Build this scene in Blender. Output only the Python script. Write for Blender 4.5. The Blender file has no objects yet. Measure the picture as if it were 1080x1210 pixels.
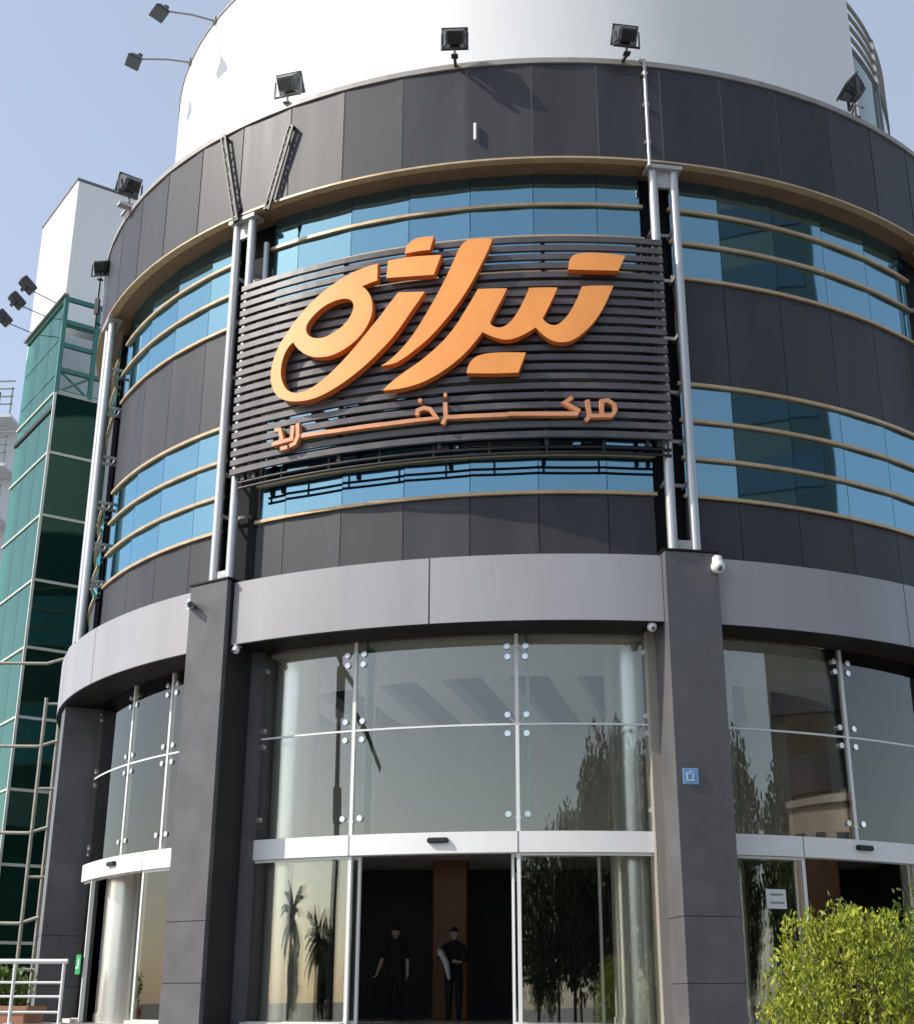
import bpy, bmesh, math, random
from math import radians as RAD, sin, cos, pi
from mathutils import Vector, Matrix
random.seed(7)
SC = bpy.context.scene
COL = SC.collection

# ------------------------------------------------------------------ camera
cam_d = bpy.data.cameras.new('camera')
cam = bpy.data.objects.new('camera', cam_d)
COL.objects.link(cam)
SC.camera = cam
cam_d.sensor_fit = 'HORIZONTAL'
cam_d.sensor_width = 36.0
cam_d.lens = 52.717
cam_d.clip_end = 4000
_yaw, _pit, _rol = -0.06318, 0.352784, 0.003991
_f = Vector((sin(_yaw) * cos(_pit), cos(_yaw) * cos(_pit), sin(_pit)))
_r = Vector((cos(_yaw), -sin(_yaw), 0))
_u = _r.cross(_f)
_r2 = cos(_rol) * _r + sin(_rol) * _u
_u2 = -sin(_rol) * _r + cos(_rol) * _u
cam.matrix_world = Matrix(((_r2.x, _u2.x, -_f.x, 0), (_r2.y, _u2.y, -_f.y, -27.063), (_r2.z, _u2.z, -_f.z, 1.5), (0, 0, 0, 1)))

# ------------------------------------------------------------------ sky, sun, exposure
SUN_EL, SUN_AZ = RAD(41), RAD(-72)          # azimuth measured from -Y towards +X
world = bpy.data.worlds.new('World')
SC.world = world
world.use_nodes = True
wn = world.node_tree.nodes
sky = wn.new('ShaderNodeTexSky')
sky.sky_type = 'NISHITA'
sky.sun_disc = False
sky.sun_elevation = SUN_EL
sky.sun_rotation = RAD(252)
sky.air_density = 1.0
sky.dust_density = 1.2
sky.ozone_density = 1.5
hz = wn.new('ShaderNodeMix'); hz.data_type = 'RGBA'; hz.blend_type = 'ADD'      # pale summer haze over the clear sky
hz.inputs[0].default_value = 1.0
hz.inputs[7].default_value = (1.68, 1.62, 1.50, 1)
world.node_tree.links.new(sky.outputs[0], hz.inputs[6])
world.node_tree.links.new(hz.outputs[2], wn['Background'].inputs[0])
wn['Background'].inputs[1].default_value = 0.15
sun_d = bpy.data.lights.new('sun', 'SUN')
sun_d.energy = 4.6
sun_d.angle = RAD(0.5)
sun_d.color = (1.0, 0.94, 0.85)
sun = bpy.data.objects.new('sun', sun_d)
COL.objects.link(sun)
_s = Vector((sin(SUN_AZ) * cos(SUN_EL), -cos(SUN_AZ) * cos(SUN_EL), sin(SUN_EL)))
sun.rotation_euler = _s.to_track_quat('Z', 'Y').to_euler()
SC.view_settings.view_transform = 'Standard'
SC.view_settings.look = 'None'
SC.view_settings.exposure = 0.15
SC.view_settings.gamma = 1.0

# ------------------------------------------------------------------ materials
MAT = {}
def mat(name, col, rough=0.5, metal=0.0, var=0.0, noise=0.0, nscale=3.0, spec=0.5, bump=0.0, bscale=20.0, streak=False, coat=0.0):
    m = bpy.data.materials.new(name)
    m.use_nodes = True
    nt = m.node_tree
    b = nt.nodes['Principled BSDF']
    b.inputs['Roughness'].default_value = rough
    b.inputs['Metallic'].default_value = metal
    b.inputs['Specular IOR Level'].default_value = spec
    b.inputs['Coat Weight'].default_value = coat
    b.inputs['Coat Roughness'].default_value = 0.08
    b.inputs['Base Color'].default_value = (*col, 1)
    L = nt.links
    fac = None
    if var:
        g = nt.nodes.new('ShaderNodeNewGeometry')
        mr = nt.nodes.new('ShaderNodeMapRange')
        mr.inputs['To Min'].default_value = 1 - var
        mr.inputs['To Max'].default_value = 1 + var
        L.new(g.outputs['Random Per Island'], mr.inputs['Value'])
        fac = mr.outputs[0]
    if noise:
        tc = nt.nodes.new('ShaderNodeTexCoord')
        mp = nt.nodes.new('ShaderNodeMapping')
        if streak:
            mp.inputs['Scale'].default_value = (1, 1, 0.12)
        L.new(tc.outputs['Object'], mp.inputs['Vector'])
        n = nt.nodes.new('ShaderNodeTexNoise')
        n.inputs['Scale'].default_value = nscale
        n.inputs['Detail'].default_value = 6
        n.inputs['Roughness'].default_value = 0.65
        L.new(mp.outputs[0], n.inputs['Vector'])
        m2 = nt.nodes.new('ShaderNodeMapRange')
        m2.inputs['From Min'].default_value = 0.25
        m2.inputs['From Max'].default_value = 0.75
        m2.inputs['To Min'].default_value = 1 - noise
        m2.inputs['To Max'].default_value = 1 + noise
        L.new(n.outputs['Fac'], m2.inputs['Value'])
        if fac is None:
            fac = m2.outputs[0]
        else:
            mm = nt.nodes.new('ShaderNodeMath'); mm.operation = 'MULTIPLY'
            L.new(fac, mm.inputs[0]); L.new(m2.outputs[0], mm.inputs[1])
            fac = mm.outputs[0]
        rr = nt.nodes.new('ShaderNodeMapRange')
        rr.inputs['To Min'].default_value = max(0.02, rough - 0.10)
        rr.inputs['To Max'].default_value = min(1, rough + 0.10)
        L.new(n.outputs['Fac'], rr.inputs['Value'])
        L.new(rr.outputs[0], b.inputs['Roughness'])
    if fac is not None:
        vm = nt.nodes.new('ShaderNodeVectorMath'); vm.operation = 'SCALE'
        vm.inputs[0].default_value = col
        L.new(fac, vm.inputs['Scale'])
        L.new(vm.outputs[0], b.inputs['Base Color'])
    if bump:
        tc2 = nt.nodes.new('ShaderNodeTexCoord')
        n2 = nt.nodes.new('ShaderNodeTexNoise')
        n2.inputs['Scale'].default_value = bscale
        n2.inputs['Detail'].default_value = 3
        L.new(tc2.outputs['Object'], n2.inputs['Vector'])
        bp = nt.nodes.new('ShaderNodeBump')
        bp.inputs['Strength'].default_value = bump
        bp.inputs['Distance'].default_value = 0.05
        L.new(n2.outputs['Fac'], bp.inputs['Height'])
        L.new(bp.outputs[0], b.inputs['Normal'])
    MAT[name] = m
    return m

def glass(name, tint, refl, reflcol=(1, 1, 1), rough=0.015, wob=0.02, wscale=0.6, body=None, bodyfac=0.0, var=0.0):
    """Thin architectural glass: tinted see-through (or dark body) mixed with a mirror-like coat."""
    m = bpy.data.materials.new(name)
    m.use_nodes = True
    nt = m.node_tree; N = nt.nodes; L = nt.links
    N.remove(N['Principled BSDF'])
    out = N['Material Output']
    gl = N.new('ShaderNodeBsdfGlossy'); gl.inputs['Roughness'].default_value = rough
    gl.inputs['Color'].default_value = (*reflcol, 1)
    tr = N.new('ShaderNodeBsdfTransparent'); tr.inputs['Color'].default_value = (*tint, 1)
    inner = tr.outputs[0]
    if body:
        df = N.new('ShaderNodeBsdfDiffuse'); df.inputs['Color'].default_value = (*body, 1)
        mx0 = N.new('ShaderNodeMixShader'); mx0.inputs[0].default_value = bodyfac
        L.new(inner, mx0.inputs[1]); L.new(df.outputs[0], mx0.inputs[2]); inner = mx0.outputs[0]
    fr = N.new('ShaderNodeFresnel'); fr.inputs['IOR'].default_value = 1.5
    ad = N.new('ShaderNodeMath'); ad.operation = 'ADD'; ad.use_clamp = True
    ad.inputs[1].default_value = refl
    L.new(fr.outputs[0], ad.inputs[0])
    fac = ad.outputs[0]
    if var:
        g = N.new('ShaderNodeNewGeometry')
        mr = N.new('ShaderNodeMapRange'); mr.inputs['To Min'].default_value = 1 - var; mr.inputs['To Max'].default_value = 1 + var
        L.new(g.outputs['Random Per Island'], mr.inputs['Value'])
        mu = N.new('ShaderNodeMath'); mu.operation = 'MULTIPLY'; mu.use_clamp = True
        L.new(fac, mu.inputs[0]); L.new(mr.outputs[0], mu.inputs[1]); fac = mu.outputs[0]
    mx = N.new('ShaderNodeMixShader')
    L.new(fac, mx.inputs[0]); L.new(inner, mx.inputs[1]); L.new(gl.outputs[0], mx.inputs[2])
    L.new(mx.outputs[0], out.inputs['Surface'])
    if wob:
        tc = N.new('ShaderNodeTexCoord')
        n = N.new('ShaderNodeTexNoise'); n.inputs['Scale'].default_value = wscale; n.inputs['Detail'].default_value = 1
        L.new(tc.outputs['Object'], n.inputs['Vector'])
        bp = N.new('ShaderNodeBump'); bp.inputs['Strength'].default_value = wob; bp.inputs['Distance'].default_value = 1.0
        L.new(n.outputs['Fac'], bp.inputs['Height'])
        L.new(bp.outputs[0], gl.inputs['Normal'])
    MAT[name] = m
    return m

mat('charcoal_panel', (0.041, 0.0415, 0.047), 0.50, var=0.12, noise=0.26, nscale=1.6, streak=True, spec=0.32)
mat('joint_grey', (0.26, 0.25, 0.24), 0.6)
mat('coping_grey', (0.30, 0.28, 0.26), 0.5, noise=0.2, nscale=4)
mat('gold_trim', (0.50, 0.37, 0.22), 0.38, noise=0.2, nscale=5, metal=0.2)
mat('brown_soffit', (0.20, 0.115, 0.06), 0.55, noise=0.2, nscale=3)
mat('canopy_panel', (0.33, 0.325, 0.34), 0.42, var=0.05, noise=0.10, nscale=1.4, streak=True)
mat('soffit_dark', (0.012, 0.012, 0.012), 0.55, noise=0.2, spec=0.2)
mat('column_granite', (0.107, 0.105, 0.109), 0.33, noise=0.22, nscale=2.2, spec=0.3)
mat('joint_dark', (0.02, 0.02, 0.02), 0.7)
mat('steel_pole', (0.50, 0.50, 0.49), 0.38, metal=0.55, noise=0.18, nscale=3, streak=True)
mat('steel_bracket', (0.42, 0.42, 0.41), 0.5, noise=0.25, nscale=8, metal=0.3)
mat('black_metal', (0.010, 0.010, 0.010), 0.5, noise=0.2, nscale=6)
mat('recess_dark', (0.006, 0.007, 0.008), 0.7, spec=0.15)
mat('white_cladding', (0.80, 0.80, 0.79), 0.55, noise=0.03, nscale=0.9, streak=True)
mat('slat_dark', (0.075, 0.066, 0.066), 0.33, noise=0.35, nscale=2.5, spec=0.6)
mat('orange_face', (0.90, 0.34, 0.078), 0.45, noise=0.13, nscale=1.1)
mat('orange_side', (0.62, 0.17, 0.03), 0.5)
mat('peach_face', (0.62, 0.27, 0.125), 0.45, noise=0.2)
mat('lamp_housing', (0.045, 0.047, 0.052), 0.42, noise=0.3, nscale=9)
mat('lamp_lens', (0.10, 0.11, 0.12), 0.08)
mat('lamp_grey', (0.20, 0.20, 0.19), 0.45)
mat('white_paint', (0.78, 0.78, 0.76), 0.4, noise=0.04, nscale=4)
mat('white_plastic', (0.75, 0.75, 0.73), 0.35)
mat('mullion_white', (0.72, 0.73, 0.71), 0.35)
mat('chrome', (0.75, 0.75, 0.74), 0.18, metal=0.9)
mat('stainless', (0.84, 0.83, 0.77), 0.24, metal=0.6, noise=0.06, nscale=6, streak=True)
mat('jamb_stone', (0.30, 0.275, 0.235), 0.4, noise=0.15, nscale=3, streak=True)
mat('lobby_floor', (0.64, 0.62, 0.57), 0.18, noise=0.2, nscale=1.5)
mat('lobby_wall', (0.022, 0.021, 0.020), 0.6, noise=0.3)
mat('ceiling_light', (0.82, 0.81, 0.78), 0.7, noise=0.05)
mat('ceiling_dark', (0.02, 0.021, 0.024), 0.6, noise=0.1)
mat('wood_brown', (0.22, 0.085, 0.028), 0.4, noise=0.25, nscale=2.5, streak=True)
mat('core_dark', (0.03, 0.03, 0.03), 0.8)
mat('roof_grey', (0.25, 0.25, 0.24), 0.8, noise=0.2)
mat('podium_stone', (0.22, 0.21, 0.195), 0.5, noise=0.15, nscale=3)
mat('sill_stone', (0.62, 0.60, 0.55), 0.5, noise=0.12, nscale=5)
mat('asphalt', (0.06, 0.06, 0.06), 0.85, noise=0.3, nscale=0.8)
mat('paving', (0.17, 0.16, 0.15), 0.75, noise=0.2, nscale=1.5)
mat('teal_frame', (0.04, 0.16, 0.14), 0.45, noise=0.1)
mat('pale_frame', (0.50, 0.52, 0.47), 0.45, noise=0.1)
mat('rust_pipe', (0.34, 0.31, 0.26), 0.5, noise=0.25, nscale=6, metal=0.2)
mat('plaque_blue', (0.16, 0.30, 0.52), 0.4)
mat('plaque_white', (0.75, 0.78, 0.80), 0.5)
mat('paper', (0.72, 0.73, 0.70), 0.7)
mat('ink', (0.10, 0.12, 0.11), 0.7)
mat('red_film', (0.16, 0.022, 0.02), 0.45, noise=0.3, nscale=4)
mat('green_sign', (0.02, 0.32, 0.09), 0.4)
mat('cloth_black', (0.012, 0.012, 0.014), 0.85)
mat('cloth_grey', (0.80, 0.80, 0.82), 0.8)
mat('inner_white', (0.72, 0.71, 0.68), 0.6, noise=0.05)
mat('skin', (0.62, 0.43, 0.33), 0.5)
mat('hair', (0.012, 0.010, 0.009), 0.5)
mat('bark', (0.11, 0.08, 0.055), 0.9, noise=0.3, nscale=8)
mat('terracotta', (0.42, 0.20, 0.12), 0.7, noise=0.15, nscale=4)
mat('tower_wall', (0.014, 0.020, 0.017), 0.5, noise=0.2)
mat('pale_wall', (0.62, 0.64, 0.66), 0.7, noise=0.08, nscale=0.8)
mat('window_dark', (0.03, 0.04, 0.05), 0.12)

def leaf_mat(name, c0, c1, trans=0.3, old=None):
    m = bpy.data.materials.new(name); m.use_nodes = True
    nt = m.node_tree; N = nt.nodes; L = nt.links
    b = N['Principled BSDF']; b.inputs['Roughness'].default_value = 0.45
    g = N.new('ShaderNodeNewGeometry')
    cr = N.new('ShaderNodeValToRGB')
    cr.color_ramp.elements[0].color = (*c0, 1); cr.color_ramp.elements[1].color = (*c1, 1)
    if old:
        e = cr.color_ramp.elements.new(0.10); e.color = (*c0, 1)
        cr.color_ramp.elements[0].color = (*old, 1)
        e = cr.color_ramp.elements.new(0.55); e.color = (*[a * .55 + b * .45 for a, b in zip(c0, c1)], 1)
    L.new(g.outputs['Random Per Island'], cr.inputs[0])
    L.new(cr.outputs[0], b.inputs['Base Color'])
    t = N.new('ShaderNodeBsdfTranslucent'); L.new(cr.outputs[0], t.inputs['Color'])
    mx = N.new('ShaderNodeMixShader'); mx.inputs[0].default_value = trans
    L.new(b.outputs[0], mx.inputs[1]); L.new(t.outputs[0], mx.inputs[2])
    L.new(mx.outputs[0], N['Material Output'].inputs['Surface'])
    MAT[name] = m
leaf_mat('leaf_lime', (0.10, 0.16, 0.012), (0.56, 0.58, 0.06), 0.42, (0.11, 0.075, 0.025))
leaf_mat('leaf_mid', (0.05, 0.10, 0.012), (0.14, 0.20, 0.03), 0.3)
leaf_mat('leaf_dark', (0.02, 0.035, 0.010), (0.06, 0.085, 0.022), 0.25)

glass('blue_glass', (0, 0, 0), 0.37, (0.46, 0.81, 0.95), 0.02, 0.003, 0.5, body=(0.002, 0.014, 0.026), bodyfac=1.0, var=0.12)
glass('lobby_glass', (0.96, 0.97, 0.95), 0.06, (0.99, 0.95, 0.87), 0.008, 0.006, 0.45)
glass('door_glass', (0.80, 0.82, 0.80), 0.06, (0.93, 0.95, 0.92), 0.008, 0.01, 0.45)
glass('green_glass', (0.03, 0.10, 0.08), 0.0, (0.40, 0.80, 0.66), 0.05, 0.03, 0.5, body=(0.004, 0.026, 0.019), bodyfac=0.75, var=0.15)
glass('green_clear', (0.40, 0.70, 0.60), 0.05, (0.62, 0.95, 0.80), 0.03, 0.02, 0.5, body=(0.055, 0.15, 0.11), bodyfac=0.35)
glass('drum_glass', (0.55, 0.62, 0.58), 0.10, (0.9, 1, 0.95), 0.03, 0.02, 0.5, body=(0.30, 0.36, 0.33), bodyfac=0.5)

LETTERS = [
 ([(-14.112, 12.101), (-14.995, 12.087), (-16.089, 12.048), (-17.194, 11.988), (-18.307, 11.904), (-19.43, 11.798), (-20.563, 11.67), (-21.557, 11.525), (-22.411, 11.376), (-23.12, 11.222), (-23.835, 11.07), (-24.319, 10.908), (-24.642, 10.73), (-24.775, 10.544), (-24.586, 10.372), (-24.143, 10.214), (-23.497, 10.109), (-22.572, 10.031), (-21.386, 9.992), (-20.236, 9.99), (-19.116, 10.025), (-18.023, 10.096), (-16.815, 10.199), (-15.627, 10.328), (-14.586, 10.462), (-13.557, 10.623), (-12.7, 10.765), (-11.813, 10.953), (-10.931, 11.179), (-10.237, 11.34), (-9.62, 11.505), (-12.078, 11.549), (-12.526, 11.454), (-13.04, 11.348), (-13.682, 11.199), (-14.418, 11.056), (-15.326, 10.877), (-16.24, 10.704), (-17.295, 10.525), (-18.365, 10.371), (-19.318, 10.261), (-20.288, 10.176), (-21.285, 10.139), (-22.169, 10.157), (-22.861, 10.227), (-23.358, 10.362), (-23.634, 10.501), (-23.625, 10.691), (-23.374, 10.848), (-22.957, 10.964), (-22.45, 11.028), (-21.962, 10.902), (-21.186, 10.78), (-20.291, 10.697), (-19.422, 10.661), (-18.295, 10.66), (-17.2, 10.72), (-16.261, 10.81), (-15.47, 10.928), (-14.89, 11.076), (-14.515, 11.243), (-14.506, 11.433), (-14.774, 11.584), (-15.2, 11.693), (-15.593, 11.753), (-14.943, 11.782), (-14.108, 11.81)],[(-21.17, 11.22), (-20.975, 11.309), (-20.487, 11.4), (-19.786, 11.495), (-18.939, 11.562), (-17.953, 11.6), (-17.111, 11.596), (-16.544, 11.542), (-16.319, 11.451), (-16.434, 11.335), (-16.823, 11.216), (-17.425, 11.116), (-18.245, 11.036), (-19.081, 10.992), (-19.941, 10.997), (-20.606, 11.044), (-21.022, 11.119)]),
 ([(-11.532, 12.203), (-11.376, 12.353), (-10.66, 12.445), (-9.874, 12.455), (-8.832, 12.446), (-9.18, 12.215), (-10.377, 12.218)],None),
 ([(-13.119, 12.119), (-11.948, 12.136), (-10.239, 12.13), (-8.143, 12.104), (-8.792, 11.778), (-10.6, 11.793), (-13.239, 11.827)],None),
 ([(-5.625, 12.33), (-4.613, 12.326), (-3.481, 12.307), (-3.862, 12.123), (-4.493, 11.892), (-5.121, 11.662), (-5.871, 11.437), (-6.618, 11.237), (-7.489, 11.042), (-8.484, 10.839), (-9.482, 10.672), (-10.486, 10.543), (-11.496, 10.426), (-12.388, 10.359), (-13.556, 10.354), (-12.784, 10.42), (-11.769, 10.57), (-10.762, 10.767), (-9.764, 11.037), (-8.891, 11.301), (-8.142, 11.546), (-7.516, 11.772), (-6.952, 12.002), (-6.512, 12.187), (-6.068, 12.288)],None),
 ([(-4.709, 11.465), (-3.469, 11.462), (-2.235, 11.45), (-2.737, 11.255), (-3.359, 11.052), (-3.757, 10.895), (-3.611, 10.847), (-3.124, 10.801), (-2.513, 10.813), (-1.899, 10.9), (-1.278, 11.057), (-0.776, 11.24), (-0.396, 11.389), (-0.313, 11.444), (0.914, 11.447), (2.199, 11.439), (1.747, 11.253), (1.238, 11.069), (0.833, 10.932), (1.092, 10.862), (1.692, 10.807), (2.302, 10.836), (2.925, 10.95), (3.497, 11.112), (3.951, 11.275), (4.325, 11.458), (5.46, 11.478), (7.13, 11.482), (6.654, 11.285), (5.991, 11.049), (5.22, 10.85), (4.34, 10.688), (3.474, 10.573), (2.622, 10.528), (1.66, 10.552), (0.827, 10.657), (0.211, 10.785), (-0.699, 10.681), (-1.613, 10.612), (-2.403, 10.595), (-3.252, 10.637), (-3.861, 10.689), (-4.41, 10.746), (-5.087, 10.589), (-5.946, 10.418), (-6.927, 10.273), (-8.034, 10.143), (-8.899, 10.067), (-9.647, 10.013), (-10.434, 9.974), (-11.697, 9.942), (-13.302, 9.947), (-12.608, 10.063), (-11.47, 10.198), (-10.213, 10.32), (-8.966, 10.479), (-7.725, 10.676), (-6.735, 10.89), (-5.992, 11.111), (-5.371, 11.289), (-4.811, 11.469)],None),
 ([(-5.82, 10.096), (-5.723, 10.189), (-5.516, 10.265), (-5.088, 10.35), (-4.234, 10.393), (-2.776, 10.399), (-0.664, 10.379), (-1.35, 10.062), (-3.515, 10.063)],None),
 ([(3.164, 11.744), (3.316, 11.934), (3.948, 12.018), (5.567, 12.04), (8.311, 12.005), (7.622, 11.738), (5.262, 11.736)],None),
]
STROKES = [
 ([(5.793, 9.636), (6.331, 9.648), (6.854, 9.586), (6.929, 9.501), (6.643, 9.418), (5.747, 9.41)],True),
 ([(6.641, 9.409), (4.814, 9.402)],False),
 ([(4.553, 9.652), (4.677, 9.456), (4.61, 9.377), (4.335, 9.328)],False),
 ([(3.266, 9.692), (2.587, 9.606), (3.726, 9.488), (3.557, 9.434), (1.701, 9.431), (-2.281, 9.449)],False),
 ([(-2.292, 9.438), (-4.206, 9.44), (-7.563, 9.451)],False),
 ([(-7.77, 9.687), (-7.716, 9.453), (-7.996, 9.348)],False),
 ([(-7.908, 9.809), (-7.632, 9.805)],False),
 ([(-10.276, 9.523), (-10.227, 9.602), (-9.671, 9.632), (-9.113, 9.603), (-8.775, 9.518), (-8.496, 9.454), (-10.773, 9.447), (-14.194, 9.436)],False),
 ([(-10.184, 9.755), (-9.882, 9.755)],False),
 ([(-13.425, 9.444), (-17.283, 9.441), (-21.381, 9.458)],False),
 ([(-21.815, 9.676), (-21.747, 9.463), (-22.018, 9.357), (-22.56, 9.327)],False),
 ([(-22.323, 9.654), (-22.376, 9.439), (-24.475, 9.415)],False),
 ([(-24.306, 9.648), (-23.729, 9.636), (-23.41, 9.449)],False),
 ([(-23.55, 9.314), (-22.779, 9.318)],False),
]

# ------------------------------------------------------------------ helpers
def pt(t, r, z):
    a = RAD(t)
    return Vector((r * sin(a), -r * cos(a), z))

def obj(name, bm, m, parent=None, smooth=False):
    me = bpy.data.meshes.new(name)
    bmesh.ops.recalc_face_normals(bm, faces=bm.faces[:])
    bm.to_mesh(me); bm.free()
    for mm in (m if isinstance(m, (list, tuple)) else [m]):
        me.materials.append(MAT[mm])
    if smooth:
        me.polygons.foreach_set('use_smooth', [True] * len(me.polygons))
        try:
            me.set_sharp_from_angle(angle=RAD(40))
        except Exception:
            pass
    o = bpy.data.objects.new(name, me)
    COL.objects.link(o)
    if parent:
        o.parent = parent
    return o

def thing(name, label, cat, loc=(0, 0, 0), rotz=0.0, group=None):
    o = bpy.data.objects.new(name, None)
    COL.objects.link(o)
    o.location = loc; o.rotation_euler = (0, 0, rotz)
    o['label'] = label; o['category'] = cat
    if group: o['group'] = group
    return o

def tag(o, label, cat, group=None):
    o['label'] = label; o['category'] = cat
    if group: o['group'] = group
    return o

def struct(o):
    o['kind'] = 'structure'
    return o

def box(bm, c, s, M=None):
    """axis box centre c, full size s, optional matrix"""
    vs = []
    for dx in (-.5, .5):
        for dy in (-.5, .5):
            for dz in (-.5, .5):
                v = Vector((c[0] + dx * s[0], c[1] + dy * s[1], c[2] + dz * s[2]))
                vs.append(bm.verts.new(M @ v if M else v))
    for f in ((0, 1, 3, 2), (4, 6, 7, 5), (0, 4, 5, 1), (2, 3, 7, 6), (0, 2, 6, 4), (1, 5, 7, 3)):
        bm.faces.new([vs[i] for i in f])

def radial_box(bm, t, r0, r1, w, z0, z1):
    """upright box standing on the cylinder at angle t: width w along the tangent, from r0 to r1"""
    M = Matrix.Rotation(RAD(t), 4, 'Z')
    box(bm, (0, -(r0 + r1) / 2, (z0 + z1) / 2), (w, r1 - r0, z1 - z0), M)

def arc(bm, t0, t1, ri, ro, z0, z1, step=2.0, n=None):
    """closed curved slab"""
    n = n or max(1, int(math.ceil((t1 - t0) / step)))
    full = abs(t1 - t0 - 360) < 1e-6
    R = []
    for i in range(n if full else n + 1):
        t = t0 + (t1 - t0) * i / n
        R.append([bm.verts.new(pt(t, r, z)) for r, z in ((ri, z0), (ro, z0), (ro, z1), (ri, z1))])
    for i in range(n):
        a, b = R[i], R[(i + 1) % len(R)]
        for k in range(4):
            bm.faces.new((a[k], a[(k + 1) % 4], b[(k + 1) % 4], b[k]))
    if not full:
        bm.faces.new(R[0]); bm.faces.new(R[-1][::-1])

def tube(bm, pts, r, seg=10, r1=None, caps=True):
    pts = [Vector(p) for p in pts]
    rings = []
    n = len(pts)
    for i, p in enumerate(pts):
        d = (pts[min(i + 1, n - 1)] - pts[max(i - 1, 0)]).normalized()
        q = d.to_track_quat('Z', 'Y')
        rr = r + (r1 - r) * i / (n - 1) if r1 is not None else r
        rings.append([bm.verts.new(p + q @ Vector((rr * cos(2 * pi * k / seg), rr * sin(2 * pi * k / seg), 0))) for k in range(seg)])
    for a, b in zip(rings, rings[1:]):
        for k in range(seg):
            bm.faces.new((a[k], a[(k + 1) % seg], b[(k + 1) % seg], b[k]))
    if caps:
        bm.faces.new(rings[0][::-1]); bm.faces.new(rings[-1])

def bar(bm, a, b, w, h=None, up=(0, 0, 1)):
    """square bar from a to b"""
    a, b = Vector(a), Vector(b)
    h = h or w
    d = (b - a); L = d.length; d.normalize()
    upv = Vector(up)
    x = d.cross(upv)
    if x.length < 1e-4: x = d.cross(Vector((1, 0, 0)))
    x.normalize(); y = x.cross(d)
    M = Matrix(((x.x, d.x, y.x, a.x), (x.y, d.y, y.y, a.y), (x.z, d.z, y.z, a.z), (0, 0, 0, 1)))
    box(bm, (0, L / 2, 0), (w, L, h), M)

def bevel(bm, w=0.01, seg=1):
    bmesh.ops.bevel(bm, geom=bm.edges[:], offset=w, segments=seg, affect='EDGES', clamp_overlap=True)

def NB(): return bmesh.new()

STEP, J0 = 6.33, 0.22
def joints(t0, t1):
    k = math.ceil((t0 - J0) / STEP + 1e-6)
    out = [t0]
    while J0 + k * STEP < t1 - 0.4:
        if J0 + k * STEP > t0 + 0.4: out.append(J0 + k * STEP)
        k += 1
    out.append(t1)
    return out

def facets(bm, t0, t1, ri, ro, z0, z1, gap=0.05):
    j = joints(t0, t1)
    for a, b in zip(j, j[1:]):
        arc(bm, a + gap, b - gap, ri, ro, z0, z1, n=1)

# ------------------------------------------------------------------ setting
bm = NB(); 
v = [bm.verts.new((x, y, 0)) for x, y in ((-1500, -1500), (1500, -1500), (1500, 1500), (-1500, 1500))]
bm.faces.new(v)
struct(obj('ground', bm, 'paving'))
bm = NB(); box(bm, (0, -46, 0.006), (240, 16, 0.012)); struct(obj('road', bm, 'asphalt'))
bm = NB()
arc(bm, 0, 360, 0.0 + 8.6, 11.2, 0.004, 1.2, n=120); arc(bm, 0, 360, 11.2, 11.6, 0.003, 0.8, n=120); arc(bm, 0, 360, 11.6, 12.0, 0.002, 0.4, n=120)
struct(obj('podium', bm, 'podium_stone', smooth=True))

# ------------------------------------------------------------------ the round building
FL = 1.2
COLS = (-64.4, -30.85, 12.85, 48.0)
BAYS = ((-62.4, -33.15), (-28.55, 10.6), (15.1, 45.75))
B = thing('commercial_building', 'round shopping centre clad in charcoal panels with blue window bands and a white roof drum', 'building')

# upper structure, closed all round
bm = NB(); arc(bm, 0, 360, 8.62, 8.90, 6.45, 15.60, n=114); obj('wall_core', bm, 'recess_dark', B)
bm = NB(); arc(bm, 0, 360, 8.15, 9.34, 15.45, 15.66, n=114); arc(bm, 0, 360, 0.02, 8.15, 15.50, 15.60, n=114); obj('roof', bm, 'roof_grey', B)
# fascia
bm = NB(); facets(bm, -180, 180, 9.24, 9.387, 13.90, 15.66, 0.075)
fas = obj('fascia', bm, 'charcoal_panel', B)
bm = NB(); arc(bm, -180, 180 - 1e-7, 9.10, 9.3712, 13.88, 15.645, n=228); obj('joint_backing', bm, 'joint_grey', fas)
bm = NB(); arc(bm, -180, 180 - 1e-7, 9.20, 9.41, 15.665, 15.76, step=2); obj('coping', bm, 'coping_grey', fas)
bm = NB(); arc(bm, -180, 180 - 1e-7, 9.26, 9.405, 13.862, 13.895, step=2); obj('fascia_trim', bm, 'gold_trim', fas)
bm = NB(); arc(bm, -180, 180 - 1e-7, 8.90, 9.255, 13.84, 13.875, step=2); obj('soffit', bm, 'brown_soffit', fas)
# small stub and conduit on the fascia
bm = NB(); tube(bm, [pt(-5.2, 9.43, 14.25), pt(-5.2, 9.43, 14.55)], 0.025); obj('vent_stub', bm, 'white_plastic', fas)
bm = NB(); tube(bm, [pt(11.3, 9.45, z) for z in (15.75, 15.2, 14.5, 13.75)], 0.028); tube(bm, [pt(11.3, 9.45, 15.72), pt(10.9, 9.42, 15.76)], 0.03)
for z in (15.5, 14.9, 14.2): radial_box(bm, 11.3, 9.387, 9.45, 0.09, z - .02, z + .02)
obj('conduit', bm, 'steel_pole', fas, True)

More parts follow.
